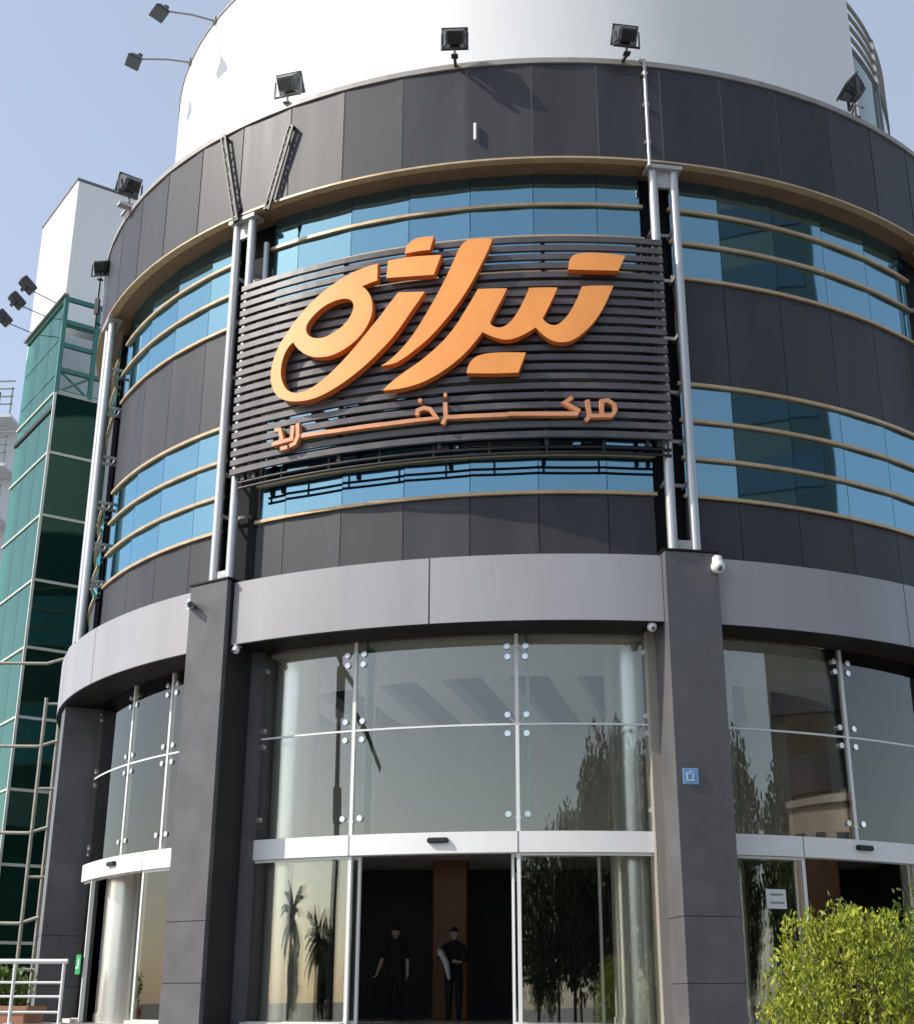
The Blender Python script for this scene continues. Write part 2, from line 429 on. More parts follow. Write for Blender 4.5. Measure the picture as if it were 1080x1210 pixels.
# window bands and panels, bay by bay (upper storeys)
CH = [(-180, -63.4), (-58.6, -33.3), (-28.3, 10.9), (13.95, 45.6), (50.4, 180)]
for (t0, t1) in CH:
    for z0, z1 in ((12.07, 13.84), (8.44, 10.23)):
        bm = NB(); facets(bm, t0, t1, 8.93, 9.0, z0, z1, 0.03)
        w = obj('window_band', bm, 'blue_glass', B)
        zs = (13.265, 12.68, 12.05) if z0 > 11 else (10.24, 9.64, 9.035, 8.435)
        for z in zs:
            bm = NB(); arc(bm, t0 - 0.25, t1 + 0.25, 9.002, 9.055, z - 0.025, z + 0.025, step=2)
            obj('rail', bm, 'gold_trim', w, True)
    for z0, z1 in ((10.275, 12.015), (7.30, 8.40)):
        bm = NB(); facets(bm, t0, t1, 8.93, 9.012, z0, z1, 0.035)
        obj('wall_panel', bm, 'charcoal_panel', B)

# poles in the recesses over each column
def pole_pair(tc):
    for dt in (-1.03, 1.03):
        bm = NB(); tube(bm, [pt(tc + dt, 9.30, 7.38), pt(tc + dt, 9.30, 13.83)], 0.072, 14)
        obj('pole', bm, 'steel_pole', B, True)
    M = Matrix.Rotation(RAD(tc), 4, 'Z')
    for zc, ze in ((13.62, 13.79), (7.52, 7.395)):
        bm = NB()
        box(bm, (0, -9.28, zc), (0.20, 0.06, 0.30 if zc > 9 else 0.26), M)
        box(bm, (0, -9.28, ze), (0.56, 0.26, 0.065 if zc > 9 else 0.045), M)
        obj('pole_bracket', bm, 'steel_bracket', B)
    for z in (8.6, 9.3, 10.1, 11.0, 12.0, 12.8):
        bm = NB()
        for dt in (-1.03, 1.03):
            M2 = Matrix.Rotation(RAD(tc + dt), 4, 'Z')
            box(bm, (0, -9.07, z), (0.035, 0.36, 0.05), M2)
        box(bm, (0, -8.99, z), (0.32, 0.03, 0.05), M)
        obj('pole_tie', bm, 'steel_bracket', B)
for t in (-61.0, -30.85, 12.85, 48.0): pole_pair(t)
bm = NB(); tube(bm, [pt(-28.75, 9.12, 12.2), pt(-28.75, 9.12, 13.35)], 0.05); obj('pole', bm, 'steel_pole', B, True)

# diagonal braces standing off the fascia above the left column
for a, b in (((-34.0, 9.47, 15.60), (-31.2, 9.47, 13.72)), ((-24.7, 9.47, 15.22), (-27.2, 9.47, 13.72))):
    bm = NB()
    p, q = pt(*a), pt(*b)
    n = pt((a[0] + b[0]) / 2, 1, 0)
    side = (q - p).cross(n).normalized() * 0.045
    bar(bm, p + side, q + side, 0.035); bar(bm, p - side, q - side, 0.035)
    for k in range(1, 12):
        c = p.lerp(q, k / 12); s = 1 if k % 2 else -1
        bar(bm, c + side * s, p.lerp(q, (k + 1) / 12) - side * s if k < 11 else q - side * s, 0.018)
    bar(bm, p, pt(a[0], 9.38, a[2]), 0.05); bar(bm, q, pt(b[0], 9.38, b[2] + 0.3), 0.05)
    obj('brace', bm, 'black_metal', B)

# canopy
for (t0, t1), js in zip(((-130, -63.45),) + ((-63.4, -33.2), (-28.5, 10.55), (15.15, 45.7)) + ((50.3, 120),), ((), (-51.2,), (-9.2,), (35.0,), ())):
    ed = [t0] + list(js) + [t1]
    bm = NB()
    for a, b in zip(ed, ed[1:]): arc(bm, a + 0.06, b - 0.06, 9.36, 9.423, 6.42, 7.368, step=1.2)
    cp = obj('canopy', bm, 'canopy_panel', B, True)
    bm = NB(); arc(bm, t0, t1, 9.30, 9.41, 6.44, 7.345, step=1.5); obj('joint_backing', bm, 'joint_dark', cp)
    bm = NB(); arc(bm, t0, t1, 8.70, 9.415, 6.405, 6.425, step=1.5); obj('canopy_soffit', bm, 'soffit_dark', cp)
    bm = NB(); arc(bm, t0, t1, 8.90, 9.30, 7.30, 7.345, step=1.5); obj('canopy_top', bm, 'roof_grey', cp)

# columns
for t in COLS:
    low = t < -50                      # the far left column stops under the canopy
    ro = 9.35 if low else 9.55
    cw = 0.50 if low else 0.762
    top = 6.40 if low else 7.40
    bm = NB()
    zz = [FL, 1.75, 2.55, top]
    for a, b in zip(zz, zz[1:]):
        radial_box(bm, t, 9.47 if -40 < t < -20 else 8.72, ro, cw, a + 0.003, b - 0.003)
    bevel(bm, 0.006)
    c = obj('column', bm, 'column_granite', B)
    bm = NB(); radial_box(bm, t, 8.75, ro - 0.012, cw - .02, FL, top - .02); obj('joint_backing', bm, 'joint_dark', c)
    if not low:
        bm = NB(); radial_box(bm, t, 8.70, 9.57, 0.80, 7.402, 7.43); obj('column_cap', bm, 'soffit_dark', c)

# ground floor glazing
GR = 8.785
def pane(t0, t1, z0, z1, r=GR, m='lobby_glass', name='glass_pane', par=None):
    bm = NB(); arc(bm, t0, t1, r - 0.012, r, z0, z1, step=1.5)
    return obj(name, bm, m, par or B, True)
def spider(t, z, arms):
    bm = NB()
    c = pt(t, GR - 0.06, z)
    tube(bm, [pt(t, GR - 0.11, z), pt(t, GR + 0.01, z)], 0.035, 10)
    for dt, dz in arms:
        e = pt(t + dt, GR - 0.03, z + dz)
        tube(bm, [c, e], 0.016, 8)
        tube(bm, [pt(t + dt, GR - 0.04, z + dz), pt(t + dt, GR + 0.022, z + dz)], 0.042, 12)
    return obj('spider_fitting', bm, 'chrome', B, True)
A4 = [(a, b) for a in (-.85, .85) for b in (-.13, .13)]
def bay(t0, t1, ups, hj, sens, lowfix, leaves, jl=True):
    HB, HT = 3.40, 3.675
    ed = [t0 + 0.5] + list(ups) + [t1 - 0.3]
    for a, b in zip(ed, ed[1:]):
        pane(a + 0.06, b - 0.06, HT + 0.01, 5.105)
        pane(a + 0.06, b - 0.06, 5.135, 6.40)
    bm = NB(); arc(bm, t0 + 0.4, t1 - 0.2, GR - 0.035, GR + 0.008, 5.107, 5.133, step=1.5); obj('transom', bm, 'mullion_white', B, True)
    for u in ups:
        bm = NB(); radial_box(bm, u, GR - 0.05, GR + 0.012, 0.05, HT + 0.004, 6.404); obj('mullion', bm, 'mullion_white', B)
        bm = NB(); radial_box(bm, u + 0.9, GR - 0.34, GR - 0.08, 0.018, HT + 0.004, 6.404); obj('glass_fin', bm, 'green_clear', B)
        bm = NB(); tube(bm, [pt(u + 0.95, GR - 0.36, HT + .01), pt(u + 0.95, GR - 0.36, 6.40)], 0.018, 8); obj('tension_rod', bm, 'mullion_white', B, True)
        spider(u, 5.12, A4); spider(u, 6.24, [(a, -.02) for a in (-.85, .85)] + [(a, -.17) for a in (-.8, .8)]); spider(u, 3.86, [(a, .04) for a in (-.85, .85)])
    for e, s in ((t0 + 0.75, 1), (t1 - 0.6, -1)):
        for z in (3.86, 5.12, 6.24):
            spider(e, z, [(s * .35, .12), (s * .35, -.12)] if z == 5.12 else [(s * .35, .1 if z < 5 else -.1)])
    # header
    hd = [t0 + 0.3] + list(hj) + [t1 - 0.15]
    bm = NB()
    for a, b in zip(hd, hd[1:]): arc(bm, a + 0.07, b - 0.07, GR - 0.14, GR + 0.05, HB, HT, step=1.5)
    h = obj('header_beam', bm, 'white_paint', B, True)
    bm = NB(); arc(bm, hd[0], hd[-1], GR - 0.10, GR + 0.045, HB + .01, HT - .01, step=1.5); obj('joint_backing', bm, 'coping_grey', h)
    bm = NB(); radial_box(bm, sens, GR + 0.04, GR + 0.11, 0.29, 3.53, 3.60); bevel(bm, 0.015, 2); obj('motion_sensor', bm, 'black_metal', h)
    # lower fixed panes with slim frames
    for a, b in lowfix:
        g = pane(a + 0.1, b - 0.1, FL + 0.07, HB - 0.04, m='lobby_glass', name='side_window')
        bm = NB()
        arc(bm, a, b, GR - 0.045, GR + 0.006, FL + 0.005, FL + 0.07, step=1.5); arc(bm, a, b, GR - 0.045, GR + 0.006, HB - 0.04, HB - 0.004, step=1.5)
        obj('frame', bm, 'mullion_white', g, True)
    for a, b in leaves:
        r = GR - 0.10
        g = pane(a + 0.25, b - 0.25, FL + 0.09, HB - 0.05, r=r, m='door_glass', name='sliding_door')
        bm = NB()
        arc(bm, a + .25, b - .25, r - 0.03, r + 0.012, FL + 0.012, FL + 0.09, step=1.5); arc(bm, a + .25, b - .25, r - 0.03, r + 0.012, HB - 0.05, HB - 0.006, step=1.5)
        arc(bm, a, a + .25, r - 0.03, r + 0.012, FL + 0.012, HB - 0.006, n=1); arc(bm, b - .25, b, r - 0.03, r + 0.012, FL + 0.012, HB - 0.006, n=1)
        obj('door_frame', bm, 'mullion_white', g)
    for q in hj:
        bm = NB(); radial_box(bm, q, GR - 0.05, GR + 0.012, 0.05, FL + 0.005, HB - 0.003); obj('door_post', bm, 'mullion_white', B)
    # reveals beside the columns
    for e, s in ((t0, 1), (t1, -1))[0 if jl else 1:]:
        bm = NB()
        radial_box(bm, e + s * 0.35, GR - 0.25, GR + 0.16, 0.19, FL + 0.003, 6.402)
        obj('jamb', bm, 'column_granite' if s > 0 else 'jamb_stone', B)
bay(-61.6, -33.15, (-49.0, -41.0), (-57.3, -43.7), -50.2, ((-61.0, -57.3), (-43.7, -33.4)), ((-43.4, -36.5),), jl=False)
bay(-28.55, 10.6, (-17.4, -2.07), (-17.4, -2.07), -9.1, ((-28.2, -17.4), (-2.07, 10.3)), ((-24.0, -16.6), (-2.75, 5.05)))
bay(15.1, 45.75, (30.0,), (23.75, 37.4), 30.4, ((15.5, 23.75), (37.4, 45.4)), ((17.0, 23.4), (37.8, 44.5)))
# narrow glazing left of column at -61 and the solid rear wall
bm = NB(); arc(bm, 50.2, 294.2, 8.6, 8.8, 1.2, 6.42, step=3); obj('rear_wall', bm, 'charcoal_panel', B)
for a, b in ((-66.0, -62.6), (-33.3, -28.4), (10.5, 15.2), (45.7, 50.3)):
    bm = NB(); arc(bm, a, b, 8.50, 8.715, 1.2, 6.42, n=2); obj('pier_wall', bm, 'column_granite', B)

# interior
bm = NB(); arc(bm, 0, 360, 0.02, 8.62, 1.17, 1.2, n=90); obj('lobby_floor', bm, 'lobby_floor', B)
bm = NB(); arc(bm, 0, 360, 6.35, 8.66, 6.36, 6.44, n=90); obj('ceiling_ring', bm, 'ceiling_light', B, True)
bm = NB(); arc(bm, 0, 360, 6.36, 6.46, 6.44, 6.86, n=90); obj('ceiling_upstand', bm, 'ceiling_light', B, True)
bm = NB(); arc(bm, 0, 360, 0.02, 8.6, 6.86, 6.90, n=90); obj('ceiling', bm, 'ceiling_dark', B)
for k in range(-4, 5):
    x0 = k * 1.12 + 0.2
    y0 = -math.sqrt(max(0.1, 6.3 ** 2 - x0 * x0)) ; 
    bm = NB(); bar(bm, (x0, y0 + 0.02, 6.74), (x0 + 0.16 * (-0.02 - y0), -0.02, 6.74), 0.46, 0.22); obj('ceiling_beam', bm, 'ceiling_light', B)
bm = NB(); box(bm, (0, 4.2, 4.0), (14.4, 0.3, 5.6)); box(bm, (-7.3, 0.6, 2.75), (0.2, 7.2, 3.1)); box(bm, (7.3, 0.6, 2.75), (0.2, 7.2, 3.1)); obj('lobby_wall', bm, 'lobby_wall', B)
for t in (-57.2, -33.6, -26.5, 8.85, 17.2, 44.3):
    bm = NB(); p = pt(t, 8.2, 0)
    tube(bm, [(p.x, p.y, z) for z in (1.2, 1.35)], 0.36, 40); tube(bm, [(p.x, p.y, z) for z in (1.35, 6.36)], 0.34, 40)
    obj('interior_column', bm, 'stainless', B, True)
for x, y, w in ((-1.95, 2.2, 0.72), (4.6, -3.6, 0.6)):
    bm = NB(); box(bm, (x, y, 4.0), (w, w * .8, 5.58)); bevel(bm, 0.02); obj('wood_pillar', bm, 'wood_brown', B)

bm = NB(); box(bm, (0, 0.1, 5.60), (15.6, 0.2, 2.5)); box(bm, (0, 2.1, 4.41), (15.6, 3.8, 0.12)); obj('brightening_wall', bm, 'inner_white', B)  # pale wall and slab added to brighten the lobby behind the upper glass
# base sill stones
for a, b in ((-61.2, -57.4), (-43.6, -33.3), (-28.4, -17.5), (-2.0, 10.4), (15.3, 23.7)):
    bm = NB(); arc(bm, a, b, GR - 0.06, GR + 0.14, 1.2, 1.262, step=1.5); obj('sill', bm, 'sill_stone', B)

# white drum on the roof
bm = NB(); arc(bm, -230, 50.4, 8.05, 8.19, 15.60, 20.40, step=1.5); dr = obj('drum', bm, 'white_cladding', B, True)
bm = NB(); arc(bm, -230, 50.4, 8.03, 8.215, 20.40, 20.455, step=1.5); obj('drum_rim', bm, 'coping_grey', dr, True)
bm = NB(); arc(bm, 50.6, 129.8, 8.02, 8.05, 15.65, 19.25, step=1.5); dg = obj('drum_glazing', bm, 'drum_glass', B, True)
bm = NB()
for z in (20.42, 20.14, 19.86, 19.58, 19.30): arc(bm, 50.45, 129.9, 8.03, 8.09, z - .03, z + .03, step=1.5)
for t in (51.2, 62, 88, 110, 129): radial_box(bm, t, 8.06, 8.12, 0.07, 15.62, 20.40)
obj('drum_frame', bm, 'lamp_grey', dg)

# ------------------------------------------------------------------ the sign
S = thing('shop_sign', 'large curved sign of dark horizontal slats carrying orange Persian lettering', 'sign')
SR = 9.40
bm = NB()
NS = 22
for k in range(NS):
    z = 9.17 + (12.38 - 9.17) * k / (NS - 1)
    arc(bm, -29.85, 12.05, SR, SR + 0.055, z - 0.046, z + 0.046, step=1.5)
bmesh.ops.rotate(bm, verts=bm.verts[:], cent=(0, 0, 0), matrix=Matrix.Identity(3))
obj('louvre_screen', bm, 'slat_dark', S)
for t in (-28.5, -27.2, -18.0, -8.5, 1.0, 9.9, 10.95):
    bm = NB(); radial_box(bm, t, SR - 0.07, SR - 0.003, 0.06, 9.02, 12.45)
    for z in (9.6, 10.9, 12.1):
        M = Matrix.Rotation(RAD(t), 4, 'Z'); box(bm, (0, -(9.05 + SR - 0.07) / 2, z), (0.04, SR - 0.07 - 9.05, 0.05), M)
    obj('post', bm, 'black_metal', S)
bm = NB()
for z in (8.99, 8.90): tube(bm, [pt(-29 + 41 * k / 30, SR - 0.02, z) for k in range(31)], 0.022, 8)
for t in (-28.7, -24, -19, -14, -9, -4, 1, 6, 11.7): tube(bm, [pt(t, SR - 0.02, 8.88), pt(t, SR - 0.02, 9.1)], 0.016, 6)
obj('lower_rail', bm, 'black_metal', S, True)

R_BACK, R_FRONT = 9.50, 9.63
def smooth_loop(p, it=1):
    for _ in range(it):
        q = []
        n = len(p)
        for i in range(n):
            a, b, c = Vector(p[i - 1]), Vector(p[i]), Vector(p[(i + 1) % n])
            u, w = (b - a), (c - b)
            u2 = Vector((u.x * 0.16807, u.y)); w2 = Vector((w.x * 0.16807, w.y))
            ang = u2.angle(w2) if u2.length > 1e-5 and w2.length > 1e-5 else 0
            if ang > RAD(48):
                q.append(tuple(b))
            else:
                q.append(tuple(b.lerp(a, 0.25))); q.append(tuple(b.lerp(c, 0.25)))
        p = q
    return p
def letter(outer, hole, name, front, side, rb=R_BACK, rf=R_FRONT, sm=2):
    bm = NB()
    loops = []
    for lp in (outer, hole):
        if not lp: continue
        lp = smooth_loop(lp, sm)
        vs = [bm.verts.new((t * 0.16807, z, 0)) for t, z in lp]      # arc length at r = 9.80
        loops.append(vs)
        for a, b in zip(vs, vs[1:] + vs[:1]): bm.edges.new((a, b))
    bmesh.ops.triangle_fill(bm, use_beauty=True, use_dissolve=False, edges=bm.edges[:])
    xs = [v.co.x for v in bm.verts]
    x = min(xs) + 0.2
    while x < max(xs):
        bmesh.ops.bisect_plane(bm, geom=bm.verts[:] + bm.edges[:] + bm.faces[:], plane_co=(x, 0, 0), plane_no=(1, 0, 0), dist=1e-5)
        x += 0.2
    fs = bm.faces[:]
    for f in fs: f.material_index = 0
    ret = bmesh.ops.extrude_face_region(bm, geom=fs, use_keep_orig=True)
    newv = [g for g in ret['geom'] if isinstance(g, bmesh.types.BMVert)]
    newset = set(newv)
    for f in bm.faces:
        inn = sum(1 for v in f.verts if v in newset)
        f.material_index = 0 if inn == len(f.verts) else 1
    for v in bm.verts:
        t = v.co.x / 0.16807
        v.co = pt(t, rf if v in newset else rb, v.co.y)
    return obj(name, bm, [front, side], S)
for o_, h_ in LETTERS:
    letter(o_, h_, 'letter', 'orange_face', 'orange_side')
def stroke(pts, closed, w=0.062):
    """outline of a pen stroke in (deg, z)"""
    P = [Vector((t * 0.16807, z)) for t, z in pts]
    n = len(P)
    bm = NB()
    L, R_ = [], []
    for i in range(n):
        a = P[i - 1] if (i > 0 or closed) else P[i]
        c = P[(i + 1) % n] if (i < n - 1 or closed) else P[i]
        d1 = (P[i] - a); d2 = (c - P[i])
        d1 = d1.normalized() if d1.length > 1e-6 else d2.normalized()
        d2 = d2.normalized() if d2.length > 1e-6 else d1
        d = (d1 + d2).normalized(); nn = Vector((-d.y, d.x))
        k = 1 / max(0.6, d.dot(d1))
        L.append(P[i] + nn * w / 2 * k); R_.append(P[i] - nn * w / 2 * k)
    dens = []
    rng = range(n if closed else n - 1)
    for i in rng:
        j = (i + 1) % n
        m = max(1, int((P[j] - P[i]).length / 0.25))
        for q in range(m): dens.append((L[i].lerp(L[j], q / m), R_[i].lerp(R_[j], q / m)))
    if not closed: dens.append((L[-1], R_[-1]))
    V = []
    for l, r in dens:
        row = []
        for rad, pv in ((9.47, l), (9.47, r), (9.56, r), (9.56, l)):
            row.append(bm.verts.new(pt(pv.x / 0.16807, rad, pv.y)))
        V.append(row)
    pairs = list(zip(V, V[1:])) + ([(V[-1], V[0])] if closed else [])
    for a, b in pairs:
        for k in range(4): bm.faces.new((a[k], a[(k + 1) % 4], b[(k + 1) % 4], b[k]))
    if not closed: bm.faces.new(V[0]); bm.faces.new(V[-1][::-1])
    return bm
for p_, c_ in STROKES:
    obj('small_letter', stroke(p_, c_), 'peach_face', S)

# ------------------------------------------------------------------ flood lamps
def children(o): return [c for c in bpy.data.objects if c.parent == o]
def dup(root, name, label, loc, rot, group):
    r = root.copy(); COL.objects.link(r)
    r.location = loc; r.rotation_euler = rot; r['label'] = label; r['group'] = group
    def rec(src, dst):
        for ch in children(src):
            c = ch.copy(); COL.objects.link(c); c.parent = dst
            rec(ch, c)
    rec(root, r)
    return r
def make_lamp(label, mhouse='lamp_housing', tilt=50, stem=0.16, group=None):
    """flood lamp on a short stem: local +Y is where the glass looks"""
    t = thing('flood_lamp', label, 'flood lamp', group=group)
    bm = NB(); tube(bm, [(0, 0, 0), (0, 0, stem)], 0.022, 8); box(bm, (0, 0, 0.012), (0.12, 0.12, 0.02))
    obj('stem', bm, mhouse, t)
    bm = NB()
    for s in (-1, 1): box(bm, (s * 0.235, 0, stem + 0.16), (0.014, 0.05, 0.34))
    box(bm, (0, 0, stem + 0.004), (0.47, 0.05, 0.014))
    obj('yoke', bm, mhouse, t)
    M = Matrix.Translation((0, 0, stem + 0.25)) @ Matrix.Rotation(RAD(tilt), 4, 'X')
    bm = NB()
    # tapered box: wide glass at +Y, small ribbed back
    f = [(-.22, .11, -.17), (.22, .11, -.17), (.22, .11, .17), (-.22, .11, .17)]
    b = [(-.15, -.13, -.11), (.15, -.13, -.11), (.15, -.13, .11), (-.15, -.13, .11)]
    vf = [bm.verts.new(M @ Vector(p)) for p in f]; vb = [bm.verts.new(M @ Vector(p)) for p in b]
    bm.faces.new(vf); bm.faces.new(vb[::-1])
    for k in range(4): bm.faces.new((vf[k], vb[k], vb[(k + 1) % 4], vf[(k + 1) % 4]))
    bevel(bm, 0.018, 2)
    for k in range(7): box(bm, (-.12 + .04 * k, -.145, 0), (0.010, 0.05, 0.20), M)
    box(bm, (0, 0.12, 0), (0.47, 0.03, 0.37), M)
    box(bm, (0, 0.0, -0.175), (0.18, 0.14, 0.05), M)
    h = obj('housing', bm, mhouse, t)
    bm = NB(); box(bm, (0, 0.139, 0), (0.41, 0.012, 0.31), M); obj('lens', bm, 'lamp_lens', h)
    return t
def on_coping(t, r=9.33, z=15.76): return pt(t, r, z)
G = 'flood lamps round the roof edge'
L0 = make_lamp('dark flood lamp on the coping above the orange dots of the sign, left of centre', group=G, tilt=35)
L0.location = on_coping(-6.9, 9.72, 15.64); L0.scale = (.9, .9, .9); L0.rotation_euler = (0, 0, RAD(-7.25 + 8))
bm = NB(); bar(bm, (0, 0.02, 0.0), (0, 0.37, 0.09), 0.05); obj('bracket', bm, 'lamp_housing', L0)
dup(L0, 'flood_lamp', 'dark flood lamp on the coping above the top of the vertical conduit pipe', on_coping(9.3, 9.66, 15.66), (0, 0, RAD(9.4 + 4)), G)
L1 = make_lamp('sunlit grey flood lamp on the coping above the right diagonal brace', 'lamp_grey', 35, group=G)  # sunlight put into the colour: lighter housing than the other lamps
L1.location = on_coping(-25.7, 9.40); L1.rotation_euler = (0, 0, RAD(-25.7 + 12))
L2 = make_lamp('dark flood lamp on a propped stem at the right end of the white drum', stem=0.34, group=G, tilt=40)
L2.location = on_coping(36.6, 9.36); L2.rotation_euler = (0, 0, RAD(36.6 + 62))
bm = NB(); tube(bm, [(0, 0, 0.30), (-0.30, 0.0, 0.0)], 0.018, 8); tube(bm, [(0, 0, 0.30), (0.42, 0.0, 0.0)], 0.018, 8); obj('prop', bm, 'lamp_housing', L2)
L3 = make_lamp('dark flood lamp against the sky beside the grey side of the white rooftop block', group=G, tilt=30, stem=0.2)
L3.location = on_coping(-54.6, 9.44, 15.86); L3.rotation_euler = (0, 0, RAD(-54.6 + 95))
bm = NB(); box(bm, (0, 0, -0.04), (0.40, 0.16, 0.06)); bar(bm, (0, 0, -0.05), (0.0, 0.3, -0.08), 0.05); obj('bracket', bm, 'steel_bracket', L3)
L4 = make_lamp('small dark flood lamp on a thin post at the far left curve of the fascia', group=G, tilt=20, stem=0.12)
L4.location = pt(-64.6, 9.53, 15.05); L4.rotation_euler = (0, 0, RAD(-64.6 + 60)); L4.scale = (.8, .8, .8)
bm = NB(); tube(bm, [(0, 0, 0), (0, 0, -1.35)], 0.03, 8); box(bm, (0, 0, -0.75), (0.10, 0.10, 0.42)); bar(bm, (0, 0, -1.2), (0.06, 0.16, -1.2), 0.04); obj('post', bm, 'lamp_housing', L4)

# lamps on long arms from the drum rim
def arm_lamp(t, label):
    r = thing('arm_lamp', label, 'flood lamp', pt(t, 8.2, 20.43), RAD(t), 'flood lamps on arms from the drum rim')
    bm = NB(); tube(bm, [(0, 0.06, 0), (0, -0.5, -0.10), (0, -1.05, -0.28)], 0.02, 8); box(bm, (0, 0.02, 0), (0.14, 0.12, 0.12)); obj('arm', bm, 'lamp_grey', r)
    M = Matrix.Translation((0, -1.2, -0.36)) @ Matrix.Rotation(RAD(-14), 4, 'X') @ Matrix.Scale(.9, 4)
    bm = NB()
    vf = [bm.verts.new(M @ Vector(p)) for p in [(-.24, -.16, -.06), (.24, -.16, -.06), (.24, .19, -.06), (-.24, .19, -.06)]]
    vb = [bm.verts.new(M @ Vector(p)) for p in [(-.13, -.08, .10), (.13, -.08, .10), (.13, .12, .13), (-.13, .12, .13)]]
    bm.faces.new(vf[::-1]); bm.faces.new(vb)
    for k in range(4): bm.faces.new((vf[k], vf[(k + 1) % 4], vb[(k + 1) % 4], vb[k]))
    bevel(bm, 0.015)
    box(bm, (0, 0.10, 0.17), (0.12, 0.10, 0.12), M)
    h = obj('housing', bm, 'lamp_housing', r)
    bm = NB(); box(bm, (0, 0.015, -0.068), (0.42, 0.30, 0.014), M); obj('lens', bm, 'lamp_lens', h)
    return r
arm_lamp(-51.2, 'upper dark lamp on an arm from the drum rim against the sky')
arm_lamp(-61.6, 'lower dark lamp on an arm from the drum rim against the sky')

# security cameras and notices on the columns
def dome_cam(p, t, label, s=1.0):
    r = thing('security_camera', label, 'camera', p, RAD(t), 'security cameras on the entrance columns'); r.scale = (s, s, s)
    bm = NB(); box(bm, (0, 0.02, 0.10), (0.09, 0.12, 0.06)); tube(bm, [(0, -0.05, 0.13), (0, -0.05, 0.02)], 0.05, 12, 0.075); obj('bracket', bm, 'white_plastic', r, True)
    bm = NB(); bmesh.ops.create_uvsphere(bm, u_segments=16, v_segments=10, radius=0.085, matrix=Matrix.Translation((0, -0.05, 0))); obj('dome', bm, 'white_plastic', r, True)
    bm = NB(); bmesh.ops.create_uvsphere(bm, u_segments=10, v_segments=6, radius=0.04, matrix=Matrix.Translation((0, -0.10, -0.03))); obj('lens', bm, 'lamp_lens', r, True)
    return r
dome_cam(pt(14.95, 9.57, 7.18), 14.95, 'white dome camera at the top right of the plaque column', 1.15)
dome_cam(pt(9.55, 9.30, 6.36), 9.55, 'white dome camera under the canopy left of the plaque column', 0.8)
dome_cam(pt(-28.0, 9.36, 6.34), -28.0, 'white dome camera under the left end of the middle canopy', 0.7)
r = thing('bullet_camera', 'white bullet camera at the top left of the sunlit column', 'camera', pt(-33.0, 9.50, 7.12), RAD(-33))
bm = NB(); tube(bm, [(-.04, -.02, 0), (0.16, -0.20, -0.06)], 0.055, 12); obj('body', bm, 'white_plastic', r, True)
bm = NB(); box(bm, (-0.03, 0.0, 0.02), (0.13, 0.08, 0.16)); obj('mount', bm, 'white_plastic', r)
bm = NB(); tube(bm, [(0.155, -0.196, -0.0585), (0.20, -0.236, -0.072)], 0.045, 12); obj('lens', bm, 'lamp_lens', r, True)
r = thing('wall_plaque', 'small blue square plaque on the dark column right of the middle entrance', 'plaque', pt(11.75, 9.556, 4.3), RAD(11.75))
bm = NB(); box(bm, (0, 0.0, 0), (0.21, 0.02, 0.21)); bevel(bm, 0.004); obj('plate', bm, 'plaque_blue', r)
bm = NB()
for x, z, w, h in ((-.035, .035, .07, .012), (.03, .01, .012, .07), (-.01, -.05, .11, .012), (-.05, -.005, .012, .06), (.0, .065, .03, .012)): box(bm, (x, -0.0125, z), (w, 0.003, h))
obj('marking', bm, 'plaque_white', r)
r = thing('paper_notice', 'white paper notice with two dark lines taped to the side window by the bush', 'notice', pt(20.7, 8.80, 2.84), RAD(20.7))
bm = NB(); box(bm, (0, 0, 0), (0.30, 0.006, 0.25)); obj('sheet', bm, 'paper', r)
bm = NB()
for z, n in ((0.055, 9), (-0.05, 10)):
    x = -0.09
    for k in range(n):
        w = 0.010 + 0.008 * ((k * 7) % 3); box(bm, (x + w / 2, -0.0045, z + 0.006 * ((k * 5) % 3 - 1)), (w, 0.002, 0.02)); x += w + 0.004
obj('writing', bm, 'ink', r)
r = thing('red_poster', 'red poster with a white curved mark in the left entrance window beside the column', 'poster', pt(-40.6, 8.66, 1.98), RAD(-40.6))
bm = NB(); box(bm, (0, 0, 0.03), (0.52, 0.008, 1.30)); obj('sheet', bm, 'red_film', r)
bm = NB()
def ribbon(bm, pts, w, y=-0.0055, d=0.003):
    for a, b in zip(pts, pts[1:]): bar(bm, (a[0], y, a[1]), (b[0], y, b[1]), d, w, (0, 0, 1)) if abs(a[0] - b[0]) > abs(a[1] - b[1]) else bar(bm, (a[0], y, a[1]), (b[0], y, b[1]), w, d, (0, 1, 0))
ribbon(bm, [(-.20, .02), (-.16, -.06), (-.08, -.08), (.0, -.02), (.06, .10), (.10, .26)], 0.05)
ribbon(bm, [(.12, .26), (.10, .08), (.11, -.06), (.18, -.09)], 0.05)
obj('mark', bm, 'plaque_white', r)
r = thing('exit_sticker', 'small green sticker low on the glass beside the far left column', 'sticker', pt(-57.9, 8.86, 2.08), RAD(-50))
bm = NB(); box(bm, (0, 0, 0), (0.20, 0.01, 0.30)); obj('sheet', bm, 'green_sign', r)
bm = NB(); box(bm, (0.02, -0.007, 0.03), (0.04, 0.003, 0.12)); box(bm, (-0.03, -0.007, -0.05), (0.08, 0.003, 0.03)); obj('mark', bm, 'plaque_white', r)

